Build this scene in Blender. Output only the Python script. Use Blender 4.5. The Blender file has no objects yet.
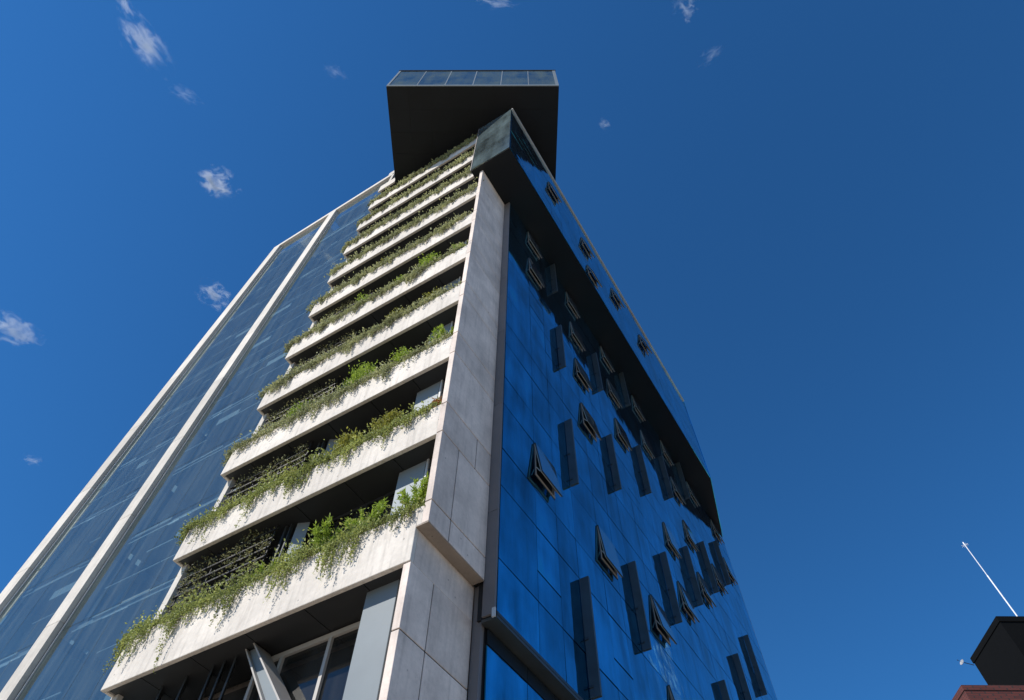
import bpy, bmesh, math, random
import numpy as np
from mathutils import Vector, Matrix

sc = bpy.context.scene
COL = sc.collection
H = 1.6                       # eye height: heights below are measured from the eye
TH = math.tan(math.radians(0.5))
rnd = random.Random(7)

# ---------------------------------------------------------------- coordinates
# l = metres to the left along the planted front, r = metres away from the viewer, z above eye height
def W(l, r, z): return Vector((r, l, z + H))
def SK(l, r, r0=8.0): return l - max(0.0, r - r0) * TH     # the street wing leaves the front at 90.5 degrees

# ---------------------------------------------------------------- materials
def nt(m): return m.node_tree.nodes, m.node_tree.links
def new_mat(name):
    m = bpy.data.materials.new(name); m.use_nodes = True
    return m
def pbsdf(m): return m.node_tree.nodes['Principled BSDF']

def plain(name, col, rough=0.6, metal=0.0, spec=0.5, var=0.12, scale=3.0, bump=0.0):
    m = new_mat(name); n, l = nt(m); b = pbsdf(m)
    tc = n.new('ShaderNodeTexCoord'); no = n.new('ShaderNodeTexNoise')
    no.inputs['Scale'].default_value = scale; no.inputs['Detail'].default_value = 6
    l.new(tc.outputs['Object'], no.inputs['Vector'])
    mr = n.new('ShaderNodeMapRange'); l.new(no.outputs['Fac'], mr.inputs['Value'])
    mr.inputs['From Min'].default_value = .25; mr.inputs['From Max'].default_value = .75
    mr.inputs['To Min'].default_value = 1 - var; mr.inputs['To Max'].default_value = 1 + var
    at = n.new('ShaderNodeAttribute'); at.attribute_name = 'tint'
    m2 = n.new('ShaderNodeMapRange'); l.new(at.outputs['Fac'], m2.inputs['Value']); m2.inputs['To Min'].default_value = .86; m2.inputs['To Max'].default_value = 1.12
    mm = n.new('ShaderNodeMath'); mm.operation = 'MULTIPLY'; l.new(mr.outputs['Result'], mm.inputs[0]); l.new(m2.outputs['Result'], mm.inputs[1])
    mx = n.new('ShaderNodeVectorMath'); mx.operation = 'SCALE'
    mx.inputs[0].default_value = col[:3]; l.new(mm.outputs[0], mx.inputs['Scale'])
    l.new(mx.outputs['Vector'], b.inputs['Base Color'])
    b.inputs['Roughness'].default_value = rough; b.inputs['Metallic'].default_value = metal
    b.inputs['Specular IOR Level'].default_value = spec
    if bump:
        bp = n.new('ShaderNodeBump'); bp.inputs['Strength'].default_value = bump; bp.inputs['Distance'].default_value = .01
        n2 = n.new('ShaderNodeTexNoise'); n2.inputs['Scale'].default_value = scale * 14; n2.inputs['Detail'].default_value = 4
        l.new(tc.outputs['Object'], n2.inputs['Vector']); l.new(n2.outputs['Fac'], bp.inputs['Height'])
        l.new(bp.outputs['Normal'], b.inputs['Normal'])
    return m

def concrete(name, col, stain=0.35, streak=0.25, ties=True, coord='Object'):
    m = new_mat(name); n, l = nt(m); b = pbsdf(m)
    tc = n.new('ShaderNodeTexCoord')
    def noise(scale, detail, vec, rough=.55):
        x = n.new('ShaderNodeTexNoise'); x.inputs['Scale'].default_value = scale
        x.inputs['Detail'].default_value = detail; x.inputs['Roughness'].default_value = rough
        l.new(vec, x.inputs['Vector']); return x.outputs['Fac']
    def rng(v, a, b_, c, d):
        x = n.new('ShaderNodeMapRange'); l.new(v, x.inputs['Value'])
        for k, q in zip(('From Min', 'From Max', 'To Min', 'To Max'), (a, b_, c, d)): x.inputs[k].default_value = q
        return x.outputs['Result']
    def mul(a, b_):
        x = n.new('ShaderNodeMath'); x.operation = 'MULTIPLY'; l.new(a, x.inputs[0]); l.new(b_, x.inputs[1]); return x.outputs[0]
    obj = tc.outputs['Object']
    mp = n.new('ShaderNodeMapping'); l.new(obj, mp.inputs['Vector']); mp.inputs['Scale'].default_value = (5, 5, .35)
    cloud = rng(noise(.9, 7, obj), .3, .7, 1 - stain, 1.0 + stain * .35)
    fine = rng(noise(9, 8, obj, .7), .3, .7, .9, 1.08)
    str_ = rng(noise(1.6, 5, mp.outputs['Vector']), .5, .78, 1.0, 1 - streak)
    f = mul(mul(cloud, fine), str_)
    at = n.new('ShaderNodeAttribute'); at.attribute_name = 'tint'
    f = mul(f, rng(at.outputs['Fac'], 0, 1, .84, 1.1))
    # small air holes
    vo = n.new('ShaderNodeTexVoronoi'); vo.inputs['Scale'].default_value = 2.6; l.new(obj, vo.inputs['Vector'])
    f = mul(f, rng(vo.outputs['Distance'], .03, .075, .5, 1.0))
    vo2 = n.new('ShaderNodeTexVoronoi'); vo2.inputs['Scale'].default_value = 13; l.new(obj, vo2.inputs['Vector'])
    f = mul(f, rng(vo2.outputs['Distance'], .05, .13, .8, 1.0))
    mx = n.new('ShaderNodeVectorMath'); mx.operation = 'SCALE'; mx.inputs[0].default_value = col
    l.new(f, mx.inputs['Scale']); l.new(mx.outputs['Vector'], b.inputs['Base Color'])
    b.inputs['Roughness'].default_value = .82; b.inputs['Specular IOR Level'].default_value = .25
    bp = n.new('ShaderNodeBump'); bp.inputs['Strength'].default_value = .25; bp.inputs['Distance'].default_value = .01
    l.new(noise(22, 6, obj, .7), bp.inputs['Height']); l.new(bp.outputs['Normal'], b.inputs['Normal'])
    return m

def mirror_glass(name, tint, rough=.04, streak=.35, wave=.006, dirt=(.05, .06, .07), dirt_amt=.08):
    """coated facade glass: a tinted mirror with film streaks, dust and slightly wavy panes"""
    m = new_mat(name); n, l = nt(m); b = pbsdf(m)
    out = n['Material Output']
    tc = n.new('ShaderNodeTexCoord')
    mp = n.new('ShaderNodeMapping'); mp.inputs['Scale'].default_value = (1.1, 1.1, .22); mp.inputs['Rotation'].default_value = (.25, .12, 0)
    l.new(tc.outputs['Object'], mp.inputs['Vector'])
    no = n.new('ShaderNodeTexNoise'); no.inputs['Scale'].default_value = 1.5; no.inputs['Detail'].default_value = 7; no.inputs['Roughness'].default_value = .6
    l.new(mp.outputs['Vector'], no.inputs['Vector'])
    n2 = n.new('ShaderNodeTexNoise'); n2.inputs['Scale'].default_value = .55; n2.inputs['Detail'].default_value = 4
    l.new(tc.outputs['Object'], n2.inputs['Vector'])
    ad = n.new('ShaderNodeMath'); ad.operation = 'ADD'; l.new(no.outputs['Fac'], ad.inputs[0]); l.new(n2.outputs['Fac'], ad.inputs[1])
    mr = n.new('ShaderNodeMapRange'); l.new(ad.outputs[0], mr.inputs['Value'])
    mr.inputs['From Min'].default_value = .7; mr.inputs['From Max'].default_value = 1.3
    mr.inputs['To Min'].default_value = 1 - streak; mr.inputs['To Max'].default_value = 1 + streak * .6
    at = n.new('ShaderNodeAttribute'); at.attribute_name = 'tint'
    m2 = n.new('ShaderNodeMapRange'); l.new(at.outputs['Fac'], m2.inputs['Value']); m2.inputs['To Min'].default_value = .76; m2.inputs['To Max'].default_value = 1.14
    mm = n.new('ShaderNodeMath'); mm.operation = 'MULTIPLY'; l.new(mr.outputs['Result'], mm.inputs[0]); l.new(m2.outputs['Result'], mm.inputs[1])
    sc_ = n.new('ShaderNodeVectorMath'); sc_.operation = 'SCALE'; sc_.inputs[0].default_value = tint
    l.new(mm.outputs[0], sc_.inputs['Scale'])
    l.new(sc_.outputs['Vector'], b.inputs['Base Color'])
    b.inputs['Metallic'].default_value = 1.0; b.inputs['Roughness'].default_value = rough
    n3 = n.new('ShaderNodeTexNoise'); n3.inputs['Scale'].default_value = .8; n3.inputs['Detail'].default_value = 2
    l.new(tc.outputs['Object'], n3.inputs['Vector'])
    bp = n.new('ShaderNodeBump'); bp.inputs['Strength'].default_value = 1; bp.inputs['Distance'].default_value = wave
    l.new(n3.outputs['Fac'], bp.inputs['Height']); l.new(bp.outputs['Normal'], b.inputs['Normal'])
    df = n.new('ShaderNodeBsdfDiffuse'); df.inputs['Color'].default_value = (*dirt, 1)
    ms = n.new('ShaderNodeMixShader'); ms.inputs['Fac'].default_value = dirt_amt
    dm = n.new('ShaderNodeMapRange'); l.new(ad.outputs[0], dm.inputs['Value']); dm.inputs['From Min'].default_value = .75; dm.inputs['From Max'].default_value = 1.25
    dm.inputs['To Min'].default_value = dirt_amt * .35; dm.inputs['To Max'].default_value = dirt_amt * 1.7; l.new(dm.outputs[0], ms.inputs['Fac'])
    l.new(b.outputs[0], ms.inputs[1]); l.new(df.outputs[0], ms.inputs[2]); l.new(ms.outputs[0], out.inputs['Surface'])
    return m

def clear_glass(name, trans, gloss_tint, fac=.35, dirt=(.2, .2, .2), dirt_amt=.05, streaky=.0):
    """see-through office glazing: tinted transmission, sky reflection and a little dust"""
    m = new_mat(name); n, l = nt(m); out = n['Material Output']; n.remove(pbsdf(m))
    tr = n.new('ShaderNodeBsdfTransparent'); tr.inputs['Color'].default_value = (*trans, 1)
    gl = n.new('ShaderNodeBsdfGlossy'); gl.inputs['Roughness'].default_value = .03; gl.inputs['Color'].default_value = (*gloss_tint, 1)
    fr = n.new('ShaderNodeLayerWeight'); fr.inputs['Blend'].default_value = .5
    pw = n.new('ShaderNodeMath'); pw.operation = 'POWER'; l.new(fr.outputs['Facing'], pw.inputs[0]); pw.inputs[1].default_value = 4.5
    mr = n.new('ShaderNodeMapRange'); l.new(pw.outputs[0], mr.inputs['Value'])
    mr.inputs['To Min'].default_value = fac; mr.inputs['To Max'].default_value = .95
    tc = n.new('ShaderNodeTexCoord')
    n3 = n.new('ShaderNodeTexNoise'); n3.inputs['Scale'].default_value = .8; n3.inputs['Detail'].default_value = 2
    l.new(tc.outputs['Object'], n3.inputs['Vector'])
    bp = n.new('ShaderNodeBump'); bp.inputs['Strength'].default_value = 1; bp.inputs['Distance'].default_value = .006
    l.new(n3.outputs['Fac'], bp.inputs['Height']); l.new(bp.outputs['Normal'], gl.inputs['Normal'])
    ms = n.new('ShaderNodeMixShader'); l.new(mr.outputs[0], ms.inputs['Fac']); l.new(tr.outputs[0], ms.inputs[1]); l.new(gl.outputs[0], ms.inputs[2])
    df = n.new('ShaderNodeBsdfDiffuse'); df.inputs['Color'].default_value = (*dirt, 1)
    mp = n.new('ShaderNodeMapping'); mp.inputs['Scale'].default_value = (1, 2.2, .16); mp.inputs['Rotation'].default_value = (.12, 0, 0)
    l.new(tc.outputs['Object'], mp.inputs['Vector'])
    no = n.new('ShaderNodeTexNoise'); no.inputs['Scale'].default_value = 1.1; no.inputs['Detail'].default_value = 6; no.inputs['Roughness'].default_value = .62
    l.new(mp.outputs['Vector'], no.inputs['Vector'])
    m4 = n.new('ShaderNodeMapRange'); l.new(no.outputs['Fac'], m4.inputs['Value'])
    m4.inputs['From Min'].default_value = .4; m4.inputs['From Max'].default_value = .72
    m4.inputs['To Min'].default_value = dirt_amt; m4.inputs['To Max'].default_value = dirt_amt + streaky
    m3 = n.new('ShaderNodeMixShader'); l.new(m4.outputs[0], m3.inputs['Fac']); l.new(ms.outputs[0], m3.inputs[1]); l.new(df.outputs[0], m3.inputs[2])
    l.new(m3.outputs[0], out.inputs['Surface'])
    return m

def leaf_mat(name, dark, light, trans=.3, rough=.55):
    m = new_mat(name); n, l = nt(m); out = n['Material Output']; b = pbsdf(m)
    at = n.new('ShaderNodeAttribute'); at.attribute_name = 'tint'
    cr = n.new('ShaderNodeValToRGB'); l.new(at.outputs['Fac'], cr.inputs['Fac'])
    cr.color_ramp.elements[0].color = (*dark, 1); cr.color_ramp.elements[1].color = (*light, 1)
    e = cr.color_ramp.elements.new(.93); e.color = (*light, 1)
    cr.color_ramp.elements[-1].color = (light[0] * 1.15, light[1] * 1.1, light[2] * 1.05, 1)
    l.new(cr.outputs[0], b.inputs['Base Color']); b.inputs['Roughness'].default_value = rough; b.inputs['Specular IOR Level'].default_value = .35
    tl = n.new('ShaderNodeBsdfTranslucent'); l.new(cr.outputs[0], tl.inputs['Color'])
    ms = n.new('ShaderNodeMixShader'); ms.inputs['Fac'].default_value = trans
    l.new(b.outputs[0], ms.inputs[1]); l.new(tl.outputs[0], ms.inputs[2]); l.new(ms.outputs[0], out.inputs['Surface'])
    return m

M = dict(
    band=concrete('band_concrete', (.69, .63, .555), stain=.22, streak=.30),
    pier=concrete('pier_concrete', (.77, .655, .57), stain=.28, streak=.18),
    white=concrete('painted_concrete', (.61, .565, .50), stain=.15, streak=.18),
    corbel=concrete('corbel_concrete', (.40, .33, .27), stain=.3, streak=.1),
    joint=plain('dark_joint', (.012, .012, .013), .8),
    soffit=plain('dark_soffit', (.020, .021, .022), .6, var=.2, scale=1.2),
    black=plain('black_cladding', (.0045, .0065, .009), .5, spec=.3, var=.25, scale=.7),
    fin=plain('anthracite_fin', (.055, .062, .064), .38, metal=.3, var=.2, scale=2),
    frame=plain('dark_frame', (.03, .033, .037), .45),
    beige=plain('beige_aluminium', (.42, .39, .35), .5, metal=.0, var=.08),
    strip=plain('grey_metal_cladding', (.20, .18, .175), .5, metal=.15, var=.06),
    panel=plain('blue_grey_panel', (.20, .235, .255), .55, spec=.25, var=.06, scale=1.3),
    alu=plain('light_aluminium', (.50, .51, .51), .6, metal=.0, var=.05),
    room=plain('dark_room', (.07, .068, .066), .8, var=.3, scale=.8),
    slab=plain('office_ceiling', (.34, .35, .36), .8, var=.12, scale=.8),
    slab_edge=plain('slab_edge', (.34, .36, .36), .7, var=.15, scale=.9),
    blind=plain('blind_and_light_white', (.60, .61, .61), .7, var=.05),
    wall_in=plain('office_wall', (.26, .27, .28), .85, var=.3, scale=.5),
    blue=mirror_glass('blue_coated_glass', (.06, .55, .80), rough=.05, streak=.62, wave=.010, dirt=(.02, .05, .10), dirt_amt=.10),
    sash=mirror_glass('sash_glass_sky_lit', (.60, .78, .86), rough=.06, streak=.15, wave=.004, dirt=(.1, .12, .16), dirt_amt=.12),  # facade glass again, tint lightened to stand in for brighter reflected sky
    teal=mirror_glass('teal_grey_glass', (.34, .39, .33), rough=.14, streak=.6, wave=.004, dirt=(.105, .14, .145), dirt_amt=.46),
    left=clear_glass('grey_office_glass', (.56, .70, .74), (.72, .78, .74), fac=.24, dirt=(.22, .28, .30), dirt_amt=.07, streaky=.16),
    shop=clear_glass('recess_glass', (.45, .47, .47), (.6, .6, .6), fac=.10, dirt=(.2, .2, .19), dirt_amt=.04, streaky=.10),
    stem=plain('plant_stem', (.10, .075, .04), .8),
    wire=plain('rack_steel', (.035, .033, .03), .5, metal=.3),
    soil=plain('planter_soil', (.03, .022, .016), .95, var=.4),
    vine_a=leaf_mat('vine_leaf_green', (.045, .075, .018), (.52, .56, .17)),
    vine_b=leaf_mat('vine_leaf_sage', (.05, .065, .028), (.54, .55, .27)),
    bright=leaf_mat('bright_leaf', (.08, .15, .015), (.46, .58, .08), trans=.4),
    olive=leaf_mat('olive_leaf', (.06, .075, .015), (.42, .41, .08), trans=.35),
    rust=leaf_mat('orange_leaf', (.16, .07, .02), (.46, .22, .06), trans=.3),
    rackleaf=leaf_mat('rack_leaf', (.05, .06, .025), (.42, .40, .18)),
    matte=plain('matte_black', (.004, .0045, .005), .95, spec=.1), dish=plain('dish_grey', (.30, .31, .32), .6),
    brick=None, ground=plain('pavement_ground', (.46, .39, .30), .9, var=.15, scale=.4),
    asphalt=plain('asphalt', (.05, .05, .052), .9, var=.2, scale=2), paint=plain('road_paint', (.75, .75, .72), .6),
    kerb=plain('kerb_stone', (.3, .29, .28), .85), mast=plain('mast_white', (.78, .78, .78), .4),
)
bm_ = new_mat('dark_red_brick'); n, l = nt(bm_); b = pbsdf(bm_)
tcb = n.new('ShaderNodeTexCoord'); br = n.new('ShaderNodeTexBrick')
sepb = n.new('ShaderNodeSeparateXYZ'); l.new(tcb.outputs['Object'], sepb.inputs[0])
addb = n.new('ShaderNodeMath'); addb.operation = 'ADD'; l.new(sepb.outputs['X'], addb.inputs[0]); l.new(sepb.outputs['Y'], addb.inputs[1])
cmb = n.new('ShaderNodeCombineXYZ'); l.new(addb.outputs[0], cmb.inputs['X']); l.new(sepb.outputs['Z'], cmb.inputs['Y'])
l.new(cmb.outputs[0], br.inputs['Vector']); br.inputs['Scale'].default_value = 1.0
br.inputs['Brick Width'].default_value = .44; br.inputs['Row Height'].default_value = .22; br.inputs['Mortar Size'].default_value = .025
br.inputs['Color1'].default_value = (.13, .030, .022, 1); br.inputs['Color2'].default_value = (.085, .02, .016, 1); br.inputs['Mortar'].default_value = (.04, .022, .02, 1)
l.new(br.outputs['Color'], b.inputs['Base Color']); b.inputs['Roughness'].default_value = .85
M['brick'] = bm_

# ---------------------------------------------------------------- mesh builder
class MB:
    """collects solids given by points in (l, r, z) and links them as one mesh object"""
    def __init__(s): s.v = []; s.f = []; s.m = []; s.t = []
    def add(s, pts, faces, mi=0, tint=None):
        o = len(s.v); s.v += [tuple(p) for p in pts]
        t = rnd.random() if tint is None else tint
        for f in faces: s.f.append([o + i for i in f]); s.m.append(mi); s.t.append(t)
    BOXF = [(0, 3, 2, 1), (4, 5, 6, 7), (0, 1, 5, 4), (1, 2, 6, 5), (2, 3, 7, 6), (3, 0, 4, 7)]
    def box(s, l0, l1, r0, r1, z0, z1, mi=0, tint=None, skew=False):
        P = [(l0, r0), (l1, r0), (l1, r1), (l0, r1)]
        if skew: P = [(SK(a, b_), b_) for a, b_ in P]
        s.add([W(a, b_, z0) for a, b_ in P] + [W(a, b_, z1) for a, b_ in P], s.BOXF, mi, tint)
    def prism(s, poly, z0, z1, mi=0, tint=None, top=True):
        k = len(poly)
        pts = [W(a, b_, z0) for a, b_ in poly] + [W(a, b_, z1) for a, b_ in poly]
        fs = [tuple(range(k)), tuple(range(2 * k - 1, k - 1, -1))]
        fs += [(i, i + k, (i + 1) % k + k, (i + 1) % k) for i in range(k)]
        s.add(pts, fs, mi, tint)
    def bar(s, a, b_, w, h, up=Vector((0, 0, 1)), mi=0, tint=None):
        """rectangular bar between two world points"""
        d = (b_ - a).normalized(); x = d.cross(up)
        if x.length < 1e-3: x = d.cross(Vector((1, 0, 0)))
        x.normalize(); y = x.cross(d).normalized()
        c = [x * sx * w / 2 + y * sy * h / 2 for sx, sy in ((-1, -1), (1, -1), (1, 1), (-1, 1))]
        s.add([a + k for k in c] + [b_ + k for k in c], s.BOXF, mi, tint)
    def tube(s, pts, rad, seg=6, mi=0):
        o = len(s.v); t = rnd.random()
        for i, p in enumerate(pts):
            d = (pts[min(i + 1, len(pts) - 1)] - pts[max(i - 1, 0)]).normalized()
            x = d.cross(Vector((.3, .2, 1))); x.normalize(); y = d.cross(x)
            R = rad[i] if isinstance(rad, (list, tuple)) else rad
            for k in range(seg):
                an = 2 * math.pi * k / seg; s.v.append(tuple(p + x * R * math.cos(an) + y * R * math.sin(an)))
        for i in range(len(pts) - 1):
            for k in range(seg):
                s.f.append([o + i * seg + k, o + i * seg + (k + 1) % seg, o + (i + 1) * seg + (k + 1) % seg, o + (i + 1) * seg + k]); s.m.append(mi); s.t.append(t)
        s.f.append([o + k for k in range(seg)][::-1]); s.m.append(mi); s.t.append(t)
        e = o + (len(pts) - 1) * seg
        s.f.append([e + k for k in range(seg)]); s.m.append(mi); s.t.append(t)
    def build(s, name, mats, parent=None, origin=None, bevel=0.0, smooth=False):
        if not isinstance(mats, (list, tuple)): mats = [mats]
        V = np.array(s.v, dtype=float)
        og = Vector(origin) if origin is not None else Vector((V[:, 0].mean(), V[:, 1].mean(), V[:, 2].min()))
        me = bpy.data.meshes.new(name)
        me.from_pydata((V - np.array(og)).tolist(), [], s.f)
        for mm in mats: me.materials.append(mm)
        me.polygons.foreach_set('material_index', s.m)
        at = me.attributes.new('tint', 'FLOAT', 'FACE'); at.data.foreach_set('value', s.t)
        bm = bmesh.new(); bm.from_mesh(me); bmesh.ops.recalc_face_normals(bm, faces=bm.faces); bm.to_mesh(me); bm.free()
        if smooth: me.polygons.foreach_set('use_smooth', [True] * len(me.polygons))
        me.update()
        o = bpy.data.objects.new(name, me); COL.objects.link(o); put(o, og, parent)
        if bevel:
            md = o.modifiers.new('bevel', 'BEVEL'); md.width = bevel; md.segments = 2; md.limit_method = 'ANGLE'; md.angle_limit = .6
        return o

WLOC = {}
def put(o, world, parent=None):
    WLOC[o] = Vector(world)
    if parent is not None:
        o.parent = parent; o.location = Vector(world) - WLOC[parent]
    else: o.location = world
def empty(name, world, label, cat, group=None, parent=None):
    o = bpy.data.objects.new(name, None); o.empty_display_size = .3; COL.objects.link(o); put(o, world, parent)
    tag(o, label, cat, group); return o
def tag(o, label=None, cat=None, group=None, kind=None):
    if label: o['label'] = label
    if cat: o['category'] = cat
    if group: o['group'] = group
    if kind: o['kind'] = kind
    return o

# ---------------------------------------------------------------- the tower
F = [9.03, 12.93, 16.53, 20.15, 23.75, 27.45, 31.10, 34.75, 38.40, 42.10, 45.70]   # undersides of the planter bands
BH = [1.45] + [1.25] * 10
GND = -H
tower = empty('office_tower', W(14, 16, GND),
              'tall office tower with stacked planted balconies, a concrete corner pier and blue mirrored side', 'office building')

# planter bands: a white concrete trough per storey, open at the top, with soil
for i, (z, h) in enumerate(zip(F, BH)):
    la = 7.145 if z < 34 else 7.56
    lb = 16.42
    if i == 10: la = 14.95
    m = MB(); t0 = .35 + .6 * rnd.random()
    lq = la if i else 7.485
    if i == 0:
        m.box(7.29, lb, 8.0, 8.12, z, z + h, 0, t0); m.box(la, 7.289, 8.0, 8.12, 9.93, z + h, 0, t0)
    else: m.box(la, lb, 8.0, 8.12, z, z + h, 0, t0)                   # front
    if i < 10:
        m.box(lq, lb, 8.52, 8.60, z + .32, z + h - .06, 0, t0)        # rear wall of the trough
        m.box(lb - .1, lb, 8.122, 8.34, z + .002, z + h, 0, t0)
        m.box(lq, lb - .102, 8.122, 8.518, z + .165, z + h - .10, 1, t0)
    m.build('planter_band', [M['band'], M['soil']], tower, bevel=.018)

# recess ceilings (dark boards with open joints), floors and back glazing
for i in range(11):
    z = F[i]
    la = 7.485 if i == 0 else 7.15 if z < 34 else 7.57
    m = MB()
    xs = [la, 8.6, 10.2, 11.9, 13.6, 15.2, 16.3]
    for a, b_ in zip(xs[:-1], xs[1:]):
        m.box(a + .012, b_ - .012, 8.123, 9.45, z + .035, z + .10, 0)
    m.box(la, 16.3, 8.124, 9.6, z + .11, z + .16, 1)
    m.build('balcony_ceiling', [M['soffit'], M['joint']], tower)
    if i == 10: continue
    z1 = F[i + 1]; zt = z + .30
    m = MB()                                                          # glazed back wall of the storey
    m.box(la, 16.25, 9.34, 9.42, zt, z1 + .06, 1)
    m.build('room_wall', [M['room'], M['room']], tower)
    m = MB()
    m.add([W(la, 9.11, zt), W(16.22, 9.11, zt), W(16.22, 9.11, z1 + .02), W(la, 9.11, z1 + .02)], [(0, 1, 2, 3)])
    m.build('recess_glazing', M['shop'], tower)
    m = MB()
    for x in (8.95, 10.15, 11.4, 12.65, 13.9, 15.1, 16.1): m.box(x - .03, x + .03, 9.04, 9.098, zt, z1 - .02)
    m.box(la, 16.2, 9.05, 9.095, z1 - .04, z1 + .06)
    m.build('recess_frame', M['frame'], tower)

# blue-grey panel with light frame at the right end of each storey
for i in range(0, 7):
    z0 = F[i] + .32; z1 = F[i + 1] + .06
    m = MB()
    m.box(7.90, 8.76, 8.62, 8.68, z0, z1); m.build('blind_panel', M['panel'], tower, bevel=.01)
    m = MB()
    m.box(7.80, 7.86, 8.60, 8.68, z0, z1); m.box(7.5, 7.54, 8.60, 8.68, z0, z1); m.box(7.56, 7.79, 8.60, 8.68, z0 + 1.35, z0 + 1.41)
    m.build('side_window_frame', M['alu'], tower)
    m = MB(); x0 = 7.16 if i else 7.5; m.add([W(x0, 8.645, z0), W(7.8, 8.645, z0), W(7.8, 8.645, z1), W(x0, 8.645, z1)], [(0, 1, 2, 3)]); m.build('side_window_pane', M['shop'], tower)
    m = MB()
    m.box(12.60, 12.68, 8.62, 8.70, z0, z1); m.box(12.42, 12.47, 8.62, 8.70, z0, z1)
    m.build('steel_post', M['fin'], tower)
    m = MB(); a = W(12.2, 8.70, z0); b_ = W(12.2, 8.70, z1)
    m.add([W(12.30, 8.72, z0), W(11.98, 8.86, z0), W(11.96, 8.83, z0), W(12.28, 8.69, z0), W(12.30, 8.72, z1), W(11.98, 8.86, z1), W(11.96, 8.83, z1), W(12.28, 8.69, z1)], MB.BOXF)
    m.build('folded_panel', M['panel'], tower)

# storey under the lowest planter
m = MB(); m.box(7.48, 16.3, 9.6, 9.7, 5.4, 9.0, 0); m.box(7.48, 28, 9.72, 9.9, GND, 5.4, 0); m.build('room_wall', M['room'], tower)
m = MB(); m.add([W(7.48, 9.11, 5.5), W(12.35, 9.11, 5.5), W(12.35, 9.11, 8.93), W(7.48, 9.11, 8.93)], [(0, 1, 2, 3)]); m.build('recess_glazing', M['shop'], tower)
m = MB()
m.box(7.48, 12.35, 9.03, 9.10, 8.90, 9.02); m.box(7.48, 12.35, 9.03, 9.10, 7.2 - 1.3, 7.26 - 1.3)
for x in (8.9, 10.14, 11.55, 12.3): m.box(x - .045, x + .045, 9.03, 9.10, 5.5, 8.90)
m.build('window_frame', M['beige'], tower)
m = MB(); m.box(7.86, 8.70, 8.40, 8.47, 5.2, 9.08); m.build('blind_panel', M['panel'], tower, bevel=.012)
def quad_plate(q, r0, r1):
    m = MB(); m.add([W(l_, r0, z_) for l_, z_ in q] + [W(l_, r1, z_) for l_, z_ in q], [(0, 1, 2, 3), (7, 6, 5, 4), (0, 4, 5, 1), (1, 5, 6, 2), (2, 6, 7, 3), (3, 7, 4, 0)]); return m
quad_plate([(12.24, 9.06), (11.98, 9.06), (8.92, 5.4), (9.46, 5.4)], 8.66, 8.70).build('raking_column', M['panel'], tower)
quad_plate([(11.975, 9.06), (11.93, 9.06), (8.86, 5.4), (8.915, 5.4)], 8.48, 9.0).build('column_flange', M['beige'], tower)
quad_plate([(12.29, 9.06), (12.245, 9.06), (9.465, 5.4), (9.52, 5.4)], 8.56, 8.9).build('column_flange', M['beige'], tower)
for x in (12.62, 12.98, 13.34, 14.2, 15.0):
    m = MB(); m.add([W(x, 8.62, 5.4), W(x + .36, 8.92, 5.4), W(x + .34, 8.95, 5.4), W(x - .02, 8.65, 5.4), W(x, 8.62, 9.06), W(x + .36, 8.92, 9.06), W(x + .34, 8.95, 9.06), W(x - .02, 8.65, 9.06)], MB.BOXF)
    m.build('pivot_louvre', M['fin'], tower)
m = MB(); m.box(7.5, 16.3, 8.1, 9.7, 5.1, 5.4); m.build('floor_slab', M['band'], tower, bevel=.02)

# concrete corner pier, cast in panels with open joints
def pier_panels(l0, l1, r0, r1, zs, vsplit):
    m = MB(); g = .014
    m.box(l0 + .02, l1 - .02, r0 + .02, r1 - .02, zs[0], zs[-1], 1)
    for k, (a, b_) in enumerate(zip(zs[:-1], zs[1:])):
        sp = vsplit(k, a, b_)
        cuts = [r0] + sp + [r1]
        for c, d in zip(cuts[:-1], cuts[1:]):
            m.box(l0, l1, c + (g if c != r0 else 0), d - (g if d != r1 else 0), a + (g if k else 0), b_ - (g if k < len(zs) - 2 else 0), 0)
    return m
zs = [9.93, 10.56, 12.95, 14.15, 16.68, 17.85, 20.41, 21.45, 24.05, 25.2, 27.6, 28.8, 31.2, 32.4, 34.75]
pier_panels(6.96, 7.143, 7.99, 10.2, zs, lambda k, a, b_: [8.75] if k in (0, 1) else ([9.5] if k in (2,) else [])).build('concrete_pier', [M['pier'], M['joint']], tower, bevel=.012)
zs2 = [GND, 1.9, 4.8, 7.5, 9.03]
pier_panels(7.292, 7.475, 8.122, 10.3, [9.03, 9.93], lambda k, a, b_: []).build('concrete_pier', [M['pier'], M['joint']], tower, bevel=.012)
pier_panels(7.29, 7.475, 8.03, 10.3, zs2, lambda k, a, b_: [8.85] if k < 4 else []).build('concrete_pier', [M['pier'], M['joint']], tower, bevel=.012)
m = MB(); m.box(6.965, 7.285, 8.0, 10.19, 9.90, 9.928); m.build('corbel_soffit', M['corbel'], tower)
m = MB(); m.box(7.16, 7.46, 8.05, 9.1, 9.93, 9.96); m.build('pier_cap', M['pier'], tower)

# grey metal strip where the pier meets the mirrored wing
m = MB()
for a, b_ in ((8.98, 12.0), (12.0, 16.5), (16.5, 21), (21, 25.5), (25.5, 30), (30, 34.75)):
    m.box(6.66, 6.99, 10.21, 10.27, a + .006, b_ - .006)
m.box(7.065, 7.3, 10.33, 10.45, GND, 9.95)
m.build('metal_edge_strip', M['strip'], tower, bevel=.006)

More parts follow.
